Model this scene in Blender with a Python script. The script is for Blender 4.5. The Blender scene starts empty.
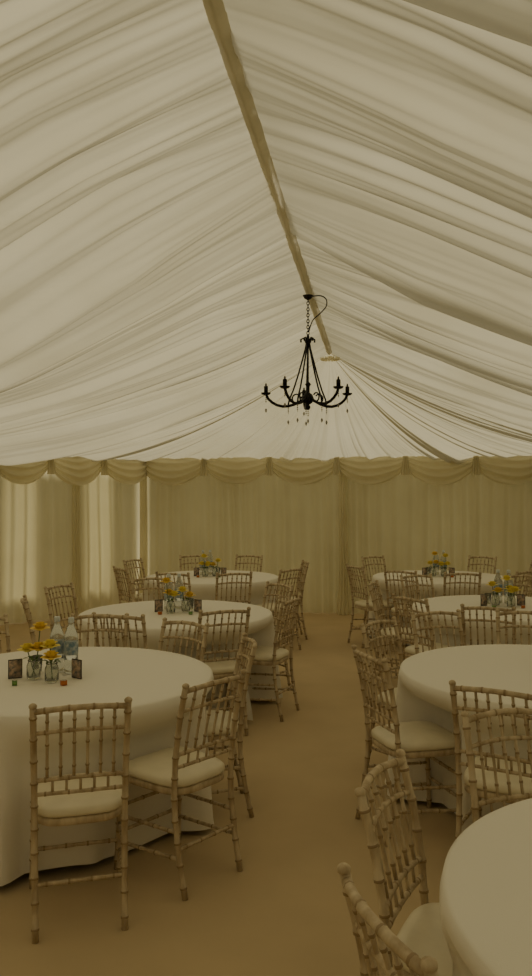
import bpy, math, random
from mathutils import Vector, Matrix, noise
random.seed(7)
PHI=math.radians(8.1); SN,CS=math.sin(PHI),math.cos(PHI)
H=1.72; F=780.0; YH=495.0
RX=-0.57; EY=9.6; WY=11.4; ZE=2.24; ZR=3.5
HW=4.5; BHW=2.9; YB=-4.0
def P(xc,d): return (xc*CS-d*SN, xc*SN+d*CS)
scene=bpy.context.scene
# ---------------------------------------------------------------- materials
def mat(name,col,rough=0.7,metal=0.0,noise_amt=0.0,noise_scale=20,spec=None,bump=0.0,trans=0.0,col2=None,stretch=None):
    m=bpy.data.materials.new(name); m.use_nodes=True
    nt=m.node_tree; b=nt.nodes['Principled BSDF']
    b.inputs['Base Color'].default_value=(*col,1); b.inputs['Roughness'].default_value=rough
    b.inputs['Metallic'].default_value=metal
    if trans: b.inputs['Transmission Weight'].default_value=trans; b.inputs['IOR'].default_value=1.3
    if spec is not None: b.inputs['Specular IOR Level'].default_value=spec
    if noise_amt or bump:
        tc=nt.nodes.new('ShaderNodeTexCoord'); n=nt.nodes.new('ShaderNodeTexNoise')
        mp=nt.nodes.new('ShaderNodeMapping')
        if stretch: mp.inputs['Scale'].default_value=stretch
        nt.links.new(tc.outputs['Object'],mp.inputs[0]); nt.links.new(mp.outputs[0],n.inputs['Vector'])
        n.inputs['Scale'].default_value=noise_scale; n.inputs['Detail'].default_value=4
        if noise_amt:
            r=nt.nodes.new('ShaderNodeValToRGB')
            c2=col2 if col2 else tuple(c*(1-noise_amt) for c in col)
            r.color_ramp.elements[0].color=(*c2,1); r.color_ramp.elements[1].color=(*col,1)
            r.color_ramp.elements[0].position=.35; r.color_ramp.elements[1].position=.65
            nt.links.new(n.outputs['Fac'],r.inputs[0]); nt.links.new(r.outputs[0],b.inputs['Base Color'])
        if bump:
            bp=nt.nodes.new('ShaderNodeBump'); bp.inputs['Strength'].default_value=bump; bp.inputs['Distance'].default_value=.01
            nt.links.new(n.outputs['Fac'],bp.inputs['Height']); nt.links.new(bp.outputs[0],b.inputs['Normal'])
    return m
def fabric(name,col,tcol,fac):
    m=bpy.data.materials.new(name); m.use_nodes=True; nt=m.node_tree
    for n in list(nt.nodes): nt.nodes.remove(n)
    o=nt.nodes.new('ShaderNodeOutputMaterial'); mx=nt.nodes.new('ShaderNodeMixShader')
    d=nt.nodes.new('ShaderNodeBsdfDiffuse'); t=nt.nodes.new('ShaderNodeBsdfTranslucent')
    tc=nt.nodes.new('ShaderNodeTexCoord'); n=nt.nodes.new('ShaderNodeTexNoise'); n.inputs['Scale'].default_value=1.3
    n.inputs['Detail'].default_value=3
    nt.links.new(tc.outputs['Object'],n.inputs['Vector'])
    for c,sh in ((col,d),(tcol,t)):
        r=nt.nodes.new('ShaderNodeValToRGB')
        r.color_ramp.elements[0].color=(c[0]*.9,c[1]*.89,c[2]*.86,1); r.color_ramp.elements[1].color=(*c,1)
        r.color_ramp.elements[0].position=.3; r.color_ramp.elements[1].position=.7
        nt.links.new(n.outputs['Fac'],r.inputs[0]); nt.links.new(r.outputs[0],sh.inputs['Color'])
    mx.inputs[0].default_value=fac
    nt.links.new(d.outputs[0],mx.inputs[1]); nt.links.new(t.outputs[0],mx.inputs[2]); nt.links.new(mx.outputs[0],o.inputs[0])
    return m
M_ceil=fabric('ivory_lining',(.74,.69,.52),(.66,.61,.43),.53)
M_curt=fabric('curtain_lining',(.74,.69,.49),(.74,.68,.45),.45)
M_swag=fabric('swag_lining',(.88,.83,.65),(.82,.76,.56),.4)
M_tail=fabric('curtain_tail_lining',(.90,.85,.66),(.85,.79,.58),.3)
M_ridge=fabric('ridge_ribbon_cloth',(.70,.65,.50),(.66,.61,.46),.42)
M_pvc=fabric('pvc_wall',(.6,.57,.46),(.52,.49,.38),.5)
# clear-ish window film in the outer wall
M_film=bpy.data.materials.new('window_film'); M_film.use_nodes=True; _nt=M_film.node_tree
for _n in list(_nt.nodes): _nt.nodes.remove(_n)
_o=_nt.nodes.new('ShaderNodeOutputMaterial');_m=_nt.nodes.new('ShaderNodeMixShader');_t=_nt.nodes.new('ShaderNodeBsdfTransparent');_d=_nt.nodes.new('ShaderNodeBsdfTranslucent')
_t.inputs[0].default_value=(.9,.86,.70,1);_d.inputs[0].default_value=(.75,.7,.55,1);_m.inputs[0].default_value=.25
_nt.links.new(_t.outputs[0],_m.inputs[1]);_nt.links.new(_d.outputs[0],_m.inputs[2]);_nt.links.new(_m.outputs[0],_o.inputs[0])
M_floor=mat('tan_carpet',(.61,.475,.300),.95,noise_amt=.08,noise_scale=2,spec=.1)
M_lawn=mat('lawn_grass',(.14,.15,.09),.95,noise_amt=.3,noise_scale=5)
M_cloth=mat('table_linen',(.88,.84,.755),.85,bump=.12,noise_scale=300,spec=.15)
M_wood=mat('limewashed_wood',(.65,.54,.385),.6,noise_amt=.4,noise_scale=30,col2=(.42,.32,.205),stretch=(1,1,.25),spec=.3)
M_node=mat('bamboo_node_wood',(.33,.235,.14),.6)
M_pad=mat('cream_cushion',(.82,.745,.57),.38,noise_amt=.08,noise_scale=12,spec=.5)
M_iron=mat('black_iron',(.012,.010,.009),.45,metal=.6)
M_crys=mat('crystal_drop',(.35,.33,.3),.1,trans=.5)
M_leg=mat('table_leg_metal',(.12,.11,.1),.5,metal=.7)
M_glass=mat('jar_glass',(.88,.90,.85),.05,trans=.92)
M_plast=mat('bottle_plastic',(.84,.88,.88),.08,trans=.85)
M_label=mat('bottle_label',(.16,.27,.38),.5,noise_amt=.7,noise_scale=45,col2=(.62,.65,.64))
M_cap=mat('bottle_cap_white',(.65,.70,.73),.4)
M_yel=mat('yellow_petal',(.98,.82,.18),.6,noise_amt=.12,noise_scale=40)
M_org=mat('orange_petal',(.98,.72,.14),.6,noise_amt=.12,noise_scale=40)
M_green=mat('green_leaf',(.08,.15,.04),.6)
M_dark=mat('card_frame_dark',(.07,.06,.05),.6)
M_photo=mat('photo_print',(.62,.44,.32),.4,noise_amt=.9,noise_scale=45,col2=(.09,.11,.14))
M_paper=mat('card_paper',(.6,.57,.48),.8)
M_cg=mat('green_sweet',(.15,.30,.08),.5); M_cr=mat('orange_sweet',(.55,.16,.04),.5)
# ---------------------------------------------------------------- mesh builder
class MB:
    def __init__(s): s.v=[];s.f=[];s.m=[];s.mats=[]
    def mi(s,m):
        if m not in s.mats: s.mats.append(m)
        return s.mats.index(m)
    def add(s,vs,fs,m):
        o=len(s.v); s.v+= [tuple(x) for x in vs]; k=s.mi(m)
        for f in fs: s.f.append(tuple(i+o for i in f)); s.m.append(k)
    def tube(s,pts,rad,m,seg=8,m2=None,flags=None,cap=True):
        pts=[Vector(p) for p in pts]; n=len(pts)
        if not hasattr(rad,'__len__'): rad=[rad]*n
        o=len(s.v); k=s.mi(m); k2=s.mi(m2) if m2 else k
        up=None
        for i,p in enumerate(pts):
            t=(pts[min(i+1,n-1)]-pts[max(i-1,0)])
            if t.length<1e-9: t=Vector((0,0,1))
            t.normalize()
            if up is None:
                a=Vector((1,0,0)) if abs(t.x)<.8 else Vector((0,1,0)); up=(a-t*a.dot(t)).normalized()
            else:
                up=up-t*up.dot(t); up=up.normalized() if up.length>1e-6 else Vector((1,0,0))
            w=t.cross(up)
            for j in range(seg):
                a=2*math.pi*j/seg; q=p+(up*math.cos(a)+w*math.sin(a))*rad[i]; s.v.append(tuple(q))
        for i in range(n-1):
            kk=k2 if (flags and flags[i] and flags[i+1]) else k
            for j in range(seg):
                j2=(j+1)%seg; s.f.append((o+i*seg+j,o+i*seg+j2,o+(i+1)*seg+j2,o+(i+1)*seg+j)); s.m.append(kk)
        if cap:
            s.f.append(tuple(o+j for j in reversed(range(seg)))); s.m.append(k)
            s.f.append(tuple(o+(n-1)*seg+j for j in range(seg))); s.m.append(k)
    def bamboo(s,pts,r,sp,m,m2,seg=8,bul=1.2):
        pts=[Vector(p) for p in pts]; L=[0]
        for i in range(1,len(pts)): L.append(L[-1]+(pts[i]-pts[i-1]).length)
        def at(t):
            t=max(0,min(L[-1],t))
            for i in range(1,len(L)):
                if t<=L[i]+1e-9:
                    return pts[i-1].lerp(pts[i],(t-L[i-1])/max(1e-9,L[i]-L[i-1]))
            return pts[-1]
        st=[(0,r,0)]; nn=max(1,round(L[-1]/sp)); step=L[-1]/nn
        for k in range(nn):
            c=(k+.5)*step; w=min(.004,step*.1)
            st+=[(c-w*1.8,r,0),(c-w,r*bul,1),(c+w,r*bul,1),(c+w*1.8,r,0)]
            if k<nn-1: st.append(((k+1)*step,r*.95,0))
        st.append((L[-1],r,0))
        s.tube([at(a) for a,_,_ in st],[b for _,b,_ in st],m,seg,m2,[c for _,_,c in st])
    def lathe(s,prof,m,seg=16,c=(0,0,0)):
        o=len(s.v);k=s.mi(m);n=len(prof)
        for r,z in prof:
            for j in range(seg):
                a=2*math.pi*j/seg; s.v.append((c[0]+r*math.cos(a),c[1]+r*math.sin(a),c[2]+z))
        for i in range(n-1):
            for j in range(seg):
                j2=(j+1)%seg; s.f.append((o+i*seg+j,o+i*seg+j2,o+(i+1)*seg+j2,o+(i+1)*seg+j)); s.m.append(k)
        s.f.append(tuple(o+j for j in reversed(range(seg)))); s.m.append(k)
        s.f.append(tuple(o+(n-1)*seg+j for j in range(seg))); s.m.append(k)
    def box(s,c,d,m,rot=0):
        cr,sr=math.cos(rot),math.sin(rot); vs=[]
        for z in(-1,1):
            for y in(-1,1):
                for x in(-1,1):
                    X=x*d[0]/2;Y=y*d[1]/2; vs.append((c[0]+X*cr-Y*sr,c[1]+X*sr+Y*cr,c[2]+z*d[2]/2))
        s.add(vs,[(0,2,3,1),(4,5,7,6),(0,1,5,4),(2,6,7,3),(0,4,6,2),(1,3,7,5)],m)
    def grid(s,fn,nu,nv,m,closeu=False):
        o=len(s.v);k=s.mi(m)
        for i in range(nu):
            for j in range(nv): s.v.append(tuple(fn(i,j)))
        for i in range(nu if closeu else nu-1):
            i2=(i+1)%nu
            for j in range(nv-1): s.f.append((o+i*nv+j,o+i2*nv+j,o+i2*nv+j+1,o+i*nv+j+1)); s.m.append(k)
    def mesh(s,name,smooth=True):
        me=bpy.data.meshes.new(name); me.from_pydata(s.v,[],s.f)
        for m in s.mats: me.materials.append(m)
        me.polygons.foreach_set('material_index',s.m)
        me.polygons.foreach_set('use_smooth',[smooth]*len(s.f)); me.update(); return me
    def obj(s,name,loc=(0,0,0),rot=0,smooth=True):
        return place(s.mesh(name,smooth),name,loc,rot)
def place(me,name,loc,rot=0):
    o=bpy.data.objects.new(name,me); o.location=loc; o.rotation_euler=(0,0,rot); scene.collection.objects.link(o); return o
N=lambda x,y,z=0: noise.noise(Vector((x,y,z)))
# ---------------------------------------------------------------- floor / ground
b=MB(); b.add([(RX-HW-.4,YB-.4,0),(RX+HW+.4,YB-.4,0),(RX+HW+.4,WY+.5,0),(RX-HW-.4,WY+.5,0),
 (RX-HW-.4,YB-.4,-.05),(RX+HW+.4,YB-.4,-.05),(RX+HW+.4,WY+.5,-.05),(RX-HW-.4,WY+.5,-.05)],
 [(0,1,2,3),(7,6,5,4),(0,4,5,1),(1,5,6,2),(2,6,7,3),(3,7,4,0)],M_floor); b.obj('floor',smooth=False)
b=MB(); b.add([(-40,-40,-.06),(40,-40,-.06),(40,50,-.06),(-40,50,-.06)],[(0,1,2,3)],M_lawn); b.obj('lawn_ground')
# ---------------------------------------------------------------- ceiling
def gz(v): return ZR-(ZR-ZE)*(1.75*v-.75*v*v)
def folds(u,v,seed):
    uu=u+.60*N(v*1.2,u*.3,seed)+.16*N(v*2.6,u*.9,seed+3)
    a=.17*N(uu*1.2,v*.5,seed+11)
    w=.55+.45*min(1,max(0,v*2.2))
    a-=.28*w*min(.5,abs(N(uu*1.55,v*.5,seed+21)))**.85
    a-=.12*(1.15-.5*v)*min(.5,abs(N(uu*4.0,v*.9,seed+31)))**.85
    a-=.024*(1.6-1.0*v)*abs(N(uu*12.0,v*1.3,seed+41))
    a+=.012*max(0,1-v*1.5)*N(uu*30.0,v*2.5,seed+51)
    return a+.10
b=MB()
for sgn,seed in((-1,2.3),(1,50.7)):
    nu=1300;nv=64
    def fn(i,j):
        y=YB+(EY-YB)*i/(nu-1); v=j/(nv-1)
        amp=min(1,(EY-y)/.25)*min(1,.22+v*4.5)*(1-.75*max(0,(v-.85)/.15))
        f=folds(y,v,seed)*amp*1.15
        return (RX+sgn*HW*v-sgn*f*.3*min(1,v*8),y,gz(v)+f-.03)
    b.grid(fn,nu,nv,M_ceil)
SL,BL,BR,SR=Vector((RX-HW,EY)),Vector((RX-BHW,WY)),Vector((RX+BHW,WY)),Vector((RX+HW,EY))
segs=[(SL,BL),(BL,BR),(BR,SR)]; lens=[(q-p).length for p,q in segs]; T=sum(lens)
def perim(s):
    for (p,q),l in zip(segs,lens):
        if s<=l+1e-6: return p.lerp(q,s/l)
        s-=l
    return SR
nu=1300;nv=56
def fn(i,j):
    s=T*i/(nu-1); v=j/(nv-1); p=perim(s)
    amp=min(1,s/.25,(T-s)/.25)*(v**.8)*(1-.7*max(0,(v-.85)/.15))
    uu=s+.05*N(v*2,s*.5,7)
    f=(.06*N(uu*1.6,v*.5,91)-.14*abs(N(uu*2.4,v*.4,92))-.12*abs(N(uu*5.5,v*.5,93))-.035*abs(N(uu*13,v*.6,94))+.06)*amp*1.3
    x=RX+(p.x-RX)*v; y=EY+(p.y-EY)*v
    return (x,y-f*.5,gz(v)+f-.03)
b.grid(fn,nu,nv,M_ceil); b.obj('ceiling')
# ridge ribbon
b=MB(); nu=900
def fn(i,j):
    y=YB+(EY-.13-YB)*i/(nu-1); a=(j/8-.5)*2
    w=.035+.003*N(y*6,1,5)
    return (RX+a*w+.003*N(y*4,3,1),y,ZR-.070+.022*abs(a)-.012*(1-a*a)+.007*N(y*30,a*1.0,8))
b.grid(fn,nu,9,M_ridge); b.obj('ridge_ribbon')
b=MB()
def fn(i,j):
    a=2*math.pi*i/96; t=j/6; r=.02+.10*t
    return (RX+r*math.cos(a),EY+r*math.sin(a)*.8,ZR-.07-.03*math.sin(t*3.1)+.016*t*math.cos(a*16)-.03*t)
b.grid(fn,96,7,M_swag,closeu=True); b.obj('ridge_gather_rosette')
# ---------------------------------------------------------------- walls (curtains, swags, outer skin)
def wall(name,p,q,inward,gath=(),seed=0.0,off=.15,swagw=.95,openings=None):
    p=Vector(p);q=Vector(q);L=(q-p).length;d=(q-p)/L;n=Vector(inward).normalized()
    b=MB(); nu=int(L/.012); nv=14
    def fn(i,j):
        s=L*i/(nu-1); t=j/(nv-1); z=.01+(ZE+.02-.01)*t
        uu=s+.04*N(s*1.1,t*1.5,seed)
        f=.034*math.sin(uu*2*math.pi*5.2+2.2*N(uu*1.3,.2,seed+5))+.030*N(uu*9,t*1.2,seed+1)+.03*N(uu*2,t,seed+2)
        f*=(.75+.35*(1-t))
        f=f+.07
        pt=p+d*s+n*f
        return (pt.x,pt.y,z)
    b.grid(fn,nu,nv,M_curt)
    # bunched curtain tails where two lining panels meet at a pole
    for g in gath:
        def fg(i,j):
            a=(i/48-.5)*2; t=j/14; w=.055+.050*t**4+.006*math.sin(t*5)
            s=g+a*w+.012*N(t*2,g,3)
            f=.13+.05*(1-a*a)+.014*math.cos(a*12)*(0.6+.6*t)+.03*t**3
            pt=p+d*max(.0,min(L,s))+n*f
            return (pt.x,pt.y,(ZE+.02)*(1-t)+.008)
        b.grid(fg,49,15,M_tail)
    ns=max(1,round(L/swagw)); w=L/ns
    for k in range(ns):
        sd=seed+k*3.7; dd=.41+.05*N(k*1.7,seed)
        def fs(i,j):
            u=i/40; t=j/30; par=1-(2*u-1)**2
            drop=(.14+(dd-.14)*par**.8)*t
            bulge=.07*math.sin(t*2.6)*par+.020*math.sin(t*24-3*par+N(u*2,t,sd)*2.5)*(.5+par)*.8
            s=(k+u)*w+ (u-.5)*.03
            pt=p+d*s+n*(.20+bulge+.02*N(u*5,t*2,sd))
            return (pt.x,pt.y,ZE+.03-drop)
        b.grid(fs,41,31,M_swag)
        def ft(i,j):
            a=(i/16-.5); t=j/8; s=min(L-.04,max(.04,k*w))
            pt=p+d*(s+a*(.07+.06*t))+n*(.25+.018*math.cos(a*22)+.02*t)
            return (pt.x,pt.y,ZE+.03-t*.27)
        b.grid(ft,17,9,M_swag)
    ops=openings or []; c=0; segl=[]
    for a,e in ops: segl.append((c,a,ZE)); segl.append((a,e,.55)); c=e
    segl.append((c,L,ZE))
    for a,e,zt in segl:
        if e-a<.01: continue
        A=p+d*a-n*off;B=p+d*e-n*off
        b.add([(A.x,A.y,0),(B.x,B.y,0),(B.x,B.y,zt),(A.x,A.y,zt)],[(0,1,2,3)],M_pvc)
        if zt<1: b.add([(A.x,A.y,zt),(B.x,B.y,zt),(B.x,B.y,ZE),(A.x,A.y,ZE)],[(0,1,2,3)],M_film)
    return b.obj(name)
wall('wall_back',BL,BR,(0,-1),gath=(2.99,),seed=1.0)
r=math.sqrt(.5)
wall('wall_back_left',SL,BL,(r,-r),gath=(1.22,2.30),seed=21.0,swagw=.78,off=.32,openings=[(.40,.85),(1.58,2.0)])
wall('wall_back_right',BR,SR,(-r,-r),gath=(.15,),seed=31.0,swagw=.78)
wall('wall_left',(RX-HW,YB),SL,(1,0),seed=41.0,openings=[(1,3),(5,7),(9,11)])  # out-of-view openings added here to let daylight into the tent
wall('wall_right',SR,(RX+HW,YB),(-1,0),seed=51.0,openings=[(2,4),(6,8),(10,12)])  # unseen openings on this side too, added as daylight inlets
wall('wall_front',(RX+HW,YB),(RX-HW,YB),(0,1),seed=61.0,openings=[(.5,8.5)])  # wide unseen opening behind the camera, added to bring in daylight
# ---------------------------------------------------------------- chair
def chair_mesh():
    b=MB(); W,Nn=M_wood,M_node
    posts={}
    for sx in(-1,1):
        pts=[(sx*.170,-.065,0),(sx*.172,-.03,.16),(sx*.174,-.005,.32),(sx*.175,0,.44),(sx*.177,-.012,.6),(sx*.179,-.04,.76),(sx*.181,-.078,.905)]
        b.bamboo(pts,.013,.088,W,Nn); posts[sx]=pts
        b.lathe([(.010,0),(.015,.004),(.016,.012),(.012,.018),(.004,.022)],W,8,(sx*.181,-.079,.900))
        b.bamboo([(sx*.190,.375,0),(sx*.186,.365,.2),(sx*.182,.355,.425)],.013,.085,W,Nn)
    def by(z):
        P_=posts[1]
        for i in range(1,len(P_)):
            if z<=P_[i][2]:
                t=(z-P_[i-1][2])/(P_[i][2]-P_[i-1][2]); return P_[i-1][1]+t*(P_[i][1]-P_[i-1][1])
        return P_[-1][1]
    def yz(a,z,bow,rise): return (a*.179,by(z)-bow*(1-a*a),z+rise*(1-a*a))
    def rail(z,r,bow,rise,k=11,sp=.085):
        b.bamboo([yz(-1+2*i/(k-1),z,bow,rise) for i in range(k)],r,sp,W,Nn,bul=1.12)
    rail(.885,.0120,.030,.016); rail(.795,.0085,.026,.013); rail(.60,.0095,.014,.008); rail(.545,.0085,.008,.002)
    for k in range(6):
        a=-.715+1.43*k/5
        b.bamboo([yz(a,.60,.014,.008),yz(a,.70,.020,.010),yz(a,.795,.026,.013),yz(a,.885,.030,.016)],.0062,.095,W,Nn,6,1.3)
    for k in range(5):
        a=-.6+1.2*k/4
        b.tube([yz(a,.545,.008,.002),yz(a,.60,.014,.008)],.0055,W,6)
    for sx in(-1,1):
        b.bamboo([(sx*.172,-.03,.16),(sx*.187,.369,.13)],.0085,.09,W,Nn,6)
        b.bamboo([(sx*.173,-.012,.27),(sx*.184,.362,.25)],.0085,.09,W,Nn,6)
    b.bamboo([(-.187,.368,.17),(.187,.368,.17)],.0085,.09,W,Nn,6)
    b.bamboo([(-.184,.362,.29),(.184,.362,.29)],.0085,.09,W,Nn,6)
    b.bamboo([(-.172,-.025,.20),(.172,-.025,.20)],.0085,.09,W,Nn,6)
    def outline(sc,inset=0,n=40):
        o=[]
        for i in range(n):
            a=2*math.pi*i/n; c,s=math.cos(a),math.sin(a); e=.46
            x=math.copysign(abs(c)**e,c); y=math.copysign(abs(s)**e,s)
            yy=.18+(.195-inset)*y*sc; hw=(.184+.016*y-inset)*sc
            o.append((x*hw,yy))
        return o
    def stack(layers,m):
        n=40;o=len(b.v);k=b.mi(m)
        for sc,ins,z in layers:
            for x,y in outline(sc,ins): b.v.append((x,y,z))
        for l in range(len(layers)-1):
            for i in range(n):
                i2=(i+1)%n; b.f.append((o+l*n+i,o+l*n+i2,o+(l+1)*n+i2,o+(l+1)*n+i)); b.m.append(k)
        b.f.append(tuple(o+i for i in reversed(range(n)))); b.m.append(k)
        b.f.append(tuple(o+(len(layers)-1)*n+i for i in range(n))); b.m.append(k)
    stack([(.97,0,.412),(1.0,0,.417),(1.0,0,.438),(.97,0,.444)],W)
    stack([(.95,0,.4445),(1.0,-.002,.450),(1.012,-.002,.460),(1.0,-.002,.474),(.95,0,.485),(.8,0,.493),(.5,0,.499),(.15,0,.501)],M_pad)
    return b.mesh('dining_chair')
CH=chair_mesh()
# ---------------------------------------------------------------- tables
TR=.79; TH=.75
def table(xc,d,chairs,seed):
    cx,cy=P(xc,d); info=[]
    for (ax,ad) in chairs:
        x,y=P(ax,ad); dx,dy=x-cx,y-cy; dist=math.hypot(dx,dy); info.append((math.atan2(dy,dx),dist,x,y))
        rot=math.atan2(-dx,dy)+math.pi  # +Y local faces table centre
        place(CH,'dining_chair',(x,y,0),rot+random.uniform(-.05,.05))
    b=MB(); na=240; rows=[]
    for r_ in (0.02,.2,.4,.6,.72,TR-.012): rows.append(('t',r_))
    rows.append(('e',0))
    for k in range(1,19): rows.append(('d',k/18))
    def fn(i,j):
        a=2*math.pi*i/na; kind,val=rows[j]
        ca,sa=math.cos(a),math.sin(a)
        if kind=='t': return (val*ca,val*sa,TH+.001*N(ca*6*val,sa*6*val,seed))
        if kind=='e': return (TR*ca,TR*sa,TH-.006)
        hem=.035+.035*N(ca*1.5,sa*1.5,seed)
        z=TH-.006-(TH-.006-hem)*val
        fo=math.sin(a*11+3*N(ca*1.2,sa*1.2,seed+4))*.6+N(ca*6,sa*6,seed+8)*.9
        r_=TR+.006+.05*val+.065*fo*val**1.1
        r_=max(r_,TR+.004)
        for (ang,dist,_,_) in info:
            da=(a-ang+math.pi)%(2*math.pi)-math.pi
            if abs(da)<.6:
                lat=r_*math.sin(da); lim=(dist-.435)/max(.3,math.cos(da))
                wl=1-min(1,max(0,(abs(lat)-.235)/.09)); wl=wl*wl*(3-2*wl)
                wz=1-min(1,max(0,(z-.53)/.17)); wz=wz*wz*(3-2*wz)
                if r_>lim: r_=r_+(lim-r_)*wl*wz
        return (r_*ca,r_*sa,z)
    b.grid(fn,na,len(rows),M_cloth,closeu=True)
    b.lathe([(.02,TH+.0005),(.001,TH+.001)],M_cloth,12)
    b.lathe([(.3,TH-.03),(.45,TH-.03),(.45,TH-.012),(.3,TH-.012)],M_leg,24)
    for sx in(-1,1):
        b.tube([(sx*.22,-.20,0),(sx*.22,-.20,.68),(sx*.22,0,.735),(sx*.22,.20,.68),(sx*.22,.20,0)],.014,M_leg,8)
        b.tube([(sx*.22,-.20,.2),(sx*.22,.20,.2)],.011,M_leg,8)
    b.obj('round_dining_table',(cx,cy,0))
T_A=(-.64,9.3);T_B=(-.74,6.45);T_C=(-1.08,4.22);T_D=(2.07,9.3);T_E=(2.08,6.8);T_F=(1.54,4.3);T_G=(1.22,1.82)
table(*T_A,[(.40,9.45),(.22,8.6),(-.35,8.2),(-.95,8.2),(-1.55,8.7),(-1.6,9.75),(-.95,10.38),(-.25,10.38)],1.1)
table(*T_B,[(.13,6.12),(.06,7.05),(-.32,5.58),(-.98,5.36),(-1.80,6.1),(-1.78,6.95),(-1.1,7.55)],2.2)
table(*T_C,[(-.74,3.12),(-.28,3.50),(-.17,4.34),(-.56,4.92),(-1.12,5.20),(-1.83,5.08),(-1.9,3.4)],3.3)
table(*T_D,[(1.08,8.95),(1.48,8.42),(2.05,8.2),(2.75,8.4),(1.45,10.22),(2.8,10.2),(3.2,9.4)],4.4)
table(*T_E,[(1.06,7.15),(1.20,6.22),(1.64,5.74),(2.3,5.68),(1.55,7.82),(2.6,7.8),(3.2,6.9)],5.5)
table(*T_F,[(.60,4.02),(1.0,3.35),(.78,4.95),(1.2,5.33),(1.78,5.35),(2.0,3.3)],6.6)
table(*T_G,[(.30,1.55),(.41,2.26),(.93,2.86),(1.85,2.75)],7.7)
# ---------------------------------------------------------------- chandelier
b=MB()
b.tube([(0,0,2.50),(0,0,3.02)],.007,M_iron,8)
b.lathe([(.003,2.405),(.014,2.41),(.022,2.43),(.010,2.45),(.036,2.465),(.050,2.50),(.036,2.535),(.014,2.55),(.014,2.60),(.026,2.62),(.01,2.64)],M_iron,16)
b.lathe([(.008,2.95),(.026,2.97),(.032,2.99),(.012,3.0),(.012,3.02),(.006,3.04)],M_iron,12)
NA=5
def crystal(x,y,z,L=.09):
    b.tube([(x,y,z),(x,y,z-L*.5)],.0015,M_iron,4)
    for k in range(3): b.lathe([(.001,0),(.007,.006),(.001,.012)],M_crys,6,(x,y,z-.015-.016*k-.01))
    b.lathe([(.001,-.03),(.009,-.012),(.007,0),(.001,.008)],M_crys,6,(x,y,z-L+.012))
for k in range(NA):
    a=2*math.pi*k/NA+.50; c,s=math.cos(a),math.sin(a)
    R=lambda r,z:(r*c,r*s,z)
    ctrl=[(.03,2.50),(.07,2.478),(.12,2.455),(.17,2.443),(.22,2.442),(.27,2.455),(.31,2.478),(.345,2.51),(.365,2.55)]
    b.tube([R(*q) for q in ctrl],.0120,M_iron,8)
    b.tube([R(.10+.036*math.cos(t),2.505+.036*math.sin(t)) for t in [(-2+i*.45) for i in range(11)]],.0065,M_iron,6)
    b.lathe([(.006,2.54),(.034,2.548),(.044,2.562),(.040,2.562),(.016,2.556),(.016,2.57)],M_iron,12,(.365*c,.365*s,0))
    b.lathe([(.017,2.565),(.0175,2.615),(.014,2.62)],M_iron,10,(.365*c,.365*s,0))
    b.lathe([(.006,2.62),(.009,2.63),(.003,2.645)],M_dark,8,(.365*c,.365*s,0))
    up=[(.008,2.995),(.022,2.92),(.05,2.82),(.085,2.70),(.125,2.58),(.16,2.50),(.17,2.455)]
    b.tube([R(*q) for q in up],.0070,M_iron,6)
    b.tube([R(.012,2.98),R(.04,3.008),R(.062,2.998),R(.060,2.975)],.0075,M_iron,6)
    crystal(.365*c,.365*s,2.54,.13); crystal(.17*c,.17*s,2.445,.14)
crystal(0,0,2.41,.10)
z=3.035;k=0
while z<ZR-.17:
    pts=[]
    for i in range(13):
        t=2*math.pi*i/12; o=(math.cos(t)*.010,0) if k%2==0 else (0,math.cos(t)*.010)
        pts.append((o[0],o[1],z+.014+math.sin(t)*.016))
    b.tube(pts,.0038,M_iron,5,cap=False); z+=.025;k+=1
b.lathe([(.004,-.04),(.03,-.025),(.045,-.0)],M_iron,14,(0,0,ZR-.135))
def cat(P4,n=6):
    out=[]
    Q=[P4[0]]+P4+[P4[-1]]
    for i in range(1,len(Q)-2):
        p0,p1,p2,p3=[Vector(q) for q in Q[i-1:i+3]]
        for k in range(n):
            t=k/n; out.append(.5*((2*p1)+(p2-p0)*t+(2*p0-5*p1+4*p2-p3)*t*t+(3*p1-p0-3*p2+p3)*t**3))
    return out+[Vector(Q[-2])]
b.tube(cat([(.0,.0,ZR-.15),(.06,0,ZR-.14),(.12,.0,ZR-.145),(.155,0,ZR-.18),(.150,0,ZR-.235),(.10,0,ZR-.29),(.04,0,ZR-.345),(.006,0,3.06)]),.005,M_iron,6)
b.obj('chandelier',(RX,6.5,.025))
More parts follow.
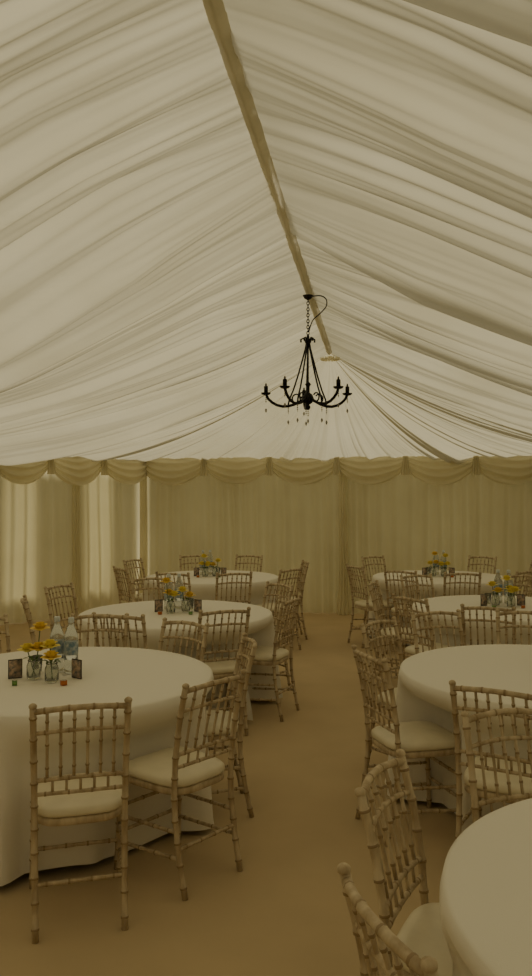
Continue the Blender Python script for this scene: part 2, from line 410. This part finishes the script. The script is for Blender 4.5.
# ---------------------------------------------------------------- table items
def bottle_mesh():
    b=MB()
    b.lathe([(.028,0),(.033,.004),(.034,.03),(.032,.04),(.034,.05),(.034,.055)],M_plast,16)
    b.lathe([(.0345,.075),(.035,.077),(.035,.125),(.0345,.127)],M_label,16)
    b.lathe([(.034,.055),(.034,.145),(.028,.165),(.016,.19),(.0125,.20),(.0125,.207)],M_plast,16)
    b.lathe([(.0145,.205),(.0148,.207),(.0148,.222),(.013,.225)],M_cap,12)
    for i,v in enumerate(b.v): b.v[i]=(v[0]*1.12,v[1]*1.12,v[2]*1.33)
    return b.mesh('water_bottle')
BO=bottle_mesh()
def flower(b,c,R,m,rnd):
    c=Vector(c)
    for ring,(np_,tilt,sc,dz) in enumerate(((3,.15,.62,.15),(5,.45,.80,.05),(6,.8,.95,-.08),(7,1.15,1.05,-.22))):
        for k in range(np_):
            a=2*math.pi*k/np_+ring*.6+rnd.uniform(-.15,.15)
            out=Vector((math.cos(a),math.sin(a),0)); sd=Vector((-out.y,out.x,0))
            def fn(i,j):
                u=(i/4-.5)*2; t=j/4
                ang=tilt*(.6+.5*t); ww=R*sc*.62*math.sin(min(1,t*1.05+.14)*math.pi*.75)
                r0=R*(.10+.07*ring)+R*sc*math.sin(ang)*t*.85
                zz=R*sc*math.cos(ang)*t*.9+R*dz
                return c+out*(r0-R*.22*u*u)+sd*(u*ww)+Vector((0,0,zz))
            b.grid(fn,5,5,m)
def vase_mesh(seed,m1,m2,n=3,tall=1.0):
    rnd=random.Random(seed); b=MB()
    b.lathe([(.028,0),(.034,.004),(.036,.02),(.036,.07),(.03,.085),(.028,.092),(.031,.10),(.029,.10),(.026,.09),(.033,.07),(.033,.012),(.01,.008)],M_glass,16)
    for k in range(n):
        a=2*math.pi*k/n+rnd.random(); rr=.030+.010*rnd.random() if n>1 else 0
        top=(rr*math.cos(a),rr*math.sin(a),(.12+.03*rnd.random()+(.065 if k==0 else 0))*tall)
        b.tube([(-.01*math.cos(a),-.01*math.sin(a),.012),(top[0]*.5,top[1]*.5,.09),(top[0],top[1],top[2])],.0028,M_green,5)
        flower(b,top,.047,m1 if k%2==0 else m2,rnd)
    for k in range(5):
        a=2*math.pi*k/5+.4; o=Vector((math.cos(a),math.sin(a),0)); sd=Vector((-o.y,o.x,0))
        def fn(i,j):
            u=(i/2-.5)*2;t=j/4
            return o*(.012+.05*t)+sd*(u*.014*math.sin(math.pi*min(.98,t+.06)))+Vector((0,0,.10+.05*t-.045*t*t))
        b.grid(fn,3,5,M_green)
    return b.mesh('flower_jar')
VA=vase_mesh(1,M_org,M_yel,3,1.25); VB=vase_mesh(5,M_yel,M_yel,4,1.15); VC=vase_mesh(9,M_yel,M_org,2,.95)
def card_mesh():
    b=MB()
    b.box((0,0,.05),(.072,.006,.10),M_dark); b.box((0,-.0035,.05),(.064,.002,.090),M_photo)
    b.box((0,.02,.03),(.03,.004,.06),M_dark)
    return b.mesh('photo_frame',)
CA=card_mesh()
def sweet(m):
    b=MB(); b.box((0,0,.0125),(.025,.025,.024),m); b.box((0,0,.0255),(.008,.027,.002),M_paper); b.box((0,0,.0255),(.027,.008,.0021),M_paper); return b.mesh('favour_box')
SW=[sweet(M_cg),sweet(M_cr)]
def glass_mesh():
    b=MB(); b.lathe([(.022,0),(.024,.003),(.03,.09),(.0285,.09),(.0225,.008),(.005,.006)],M_glass,14); return b.mesh('drinking_glass')
GL=glass_mesh()
def put(me,name,T_,dx,dy,rot=0):
    x,y=P(T_[0]+dx,T_[1]+dy); place(me,name,(x,y,TH+.002),rot+PHI)
def centre(T_,seed,var,ox=0,flip=1,oy=0):
    rnd=random.Random(seed)
    B=[('water_bottle',BO,.00,.20,0),('water_bottle',BO,.085,.17,0),('flower_jar',var[0],-.075,.02,rnd.random()*3),('flower_jar',var[1],.04,-.05,rnd.random()*3),
       ('photo_frame',CA,-.175,.03,.5),('photo_frame',CA,.15,.03,-.6),('favour_box',SW[0],-.13,-.12,.3),('favour_box',SW[1],.12,-.12,.8),('drinking_glass',GL,-.10,.17,0)]
    for n_,me,dx,dy,rt in B: put(me,n_,T_,dx*flip+ox,dy+oy,rt*flip)
centre(T_A,1,(VC,VB),-.04,-1); centre(T_B,2,(VC,VA),-.0,-1); centre(T_C,3,(VA,VC),-.07,1,-.12); centre(T_D,4,(VA,VB)); centre(T_E,5,(VC,VB)); centre(T_F,6,(VA,VC),.25)
# ---------------------------------------------------------------- light
w=bpy.data.worlds.new('overcast_sky'); scene.world=w; w.use_nodes=True
bg=w.node_tree.nodes['Background']; bg.inputs[0].default_value=(1.0,.96,.81,1); bg.inputs[1].default_value=.46
su=bpy.data.lights.new('sun','SUN'); su.energy=3.4; su.angle=math.radians(14); su.color=(1,.94,.79)
so=bpy.data.objects.new('sun',su)
sd=Vector((.30,-.82,-.50))  # light travel direction
so.rotation_euler=sd.to_track_quat('-Z','Y').to_euler(); so.location=(-3,13,8); scene.collection.objects.link(so)
# ---------------------------------------------------------------- camera
cam=bpy.data.cameras.new('camera'); co=bpy.data.objects.new('camera',cam); scene.collection.objects.link(co)
cam.sensor_fit='VERTICAL'; cam.sensor_height=36; cam.lens=36*F/976; cam.clip_start=.05
co.location=(0,0,H); co.rotation_euler=(math.radians(90)+math.atan((YH-488)/F),0,PHI)
scene.camera=co
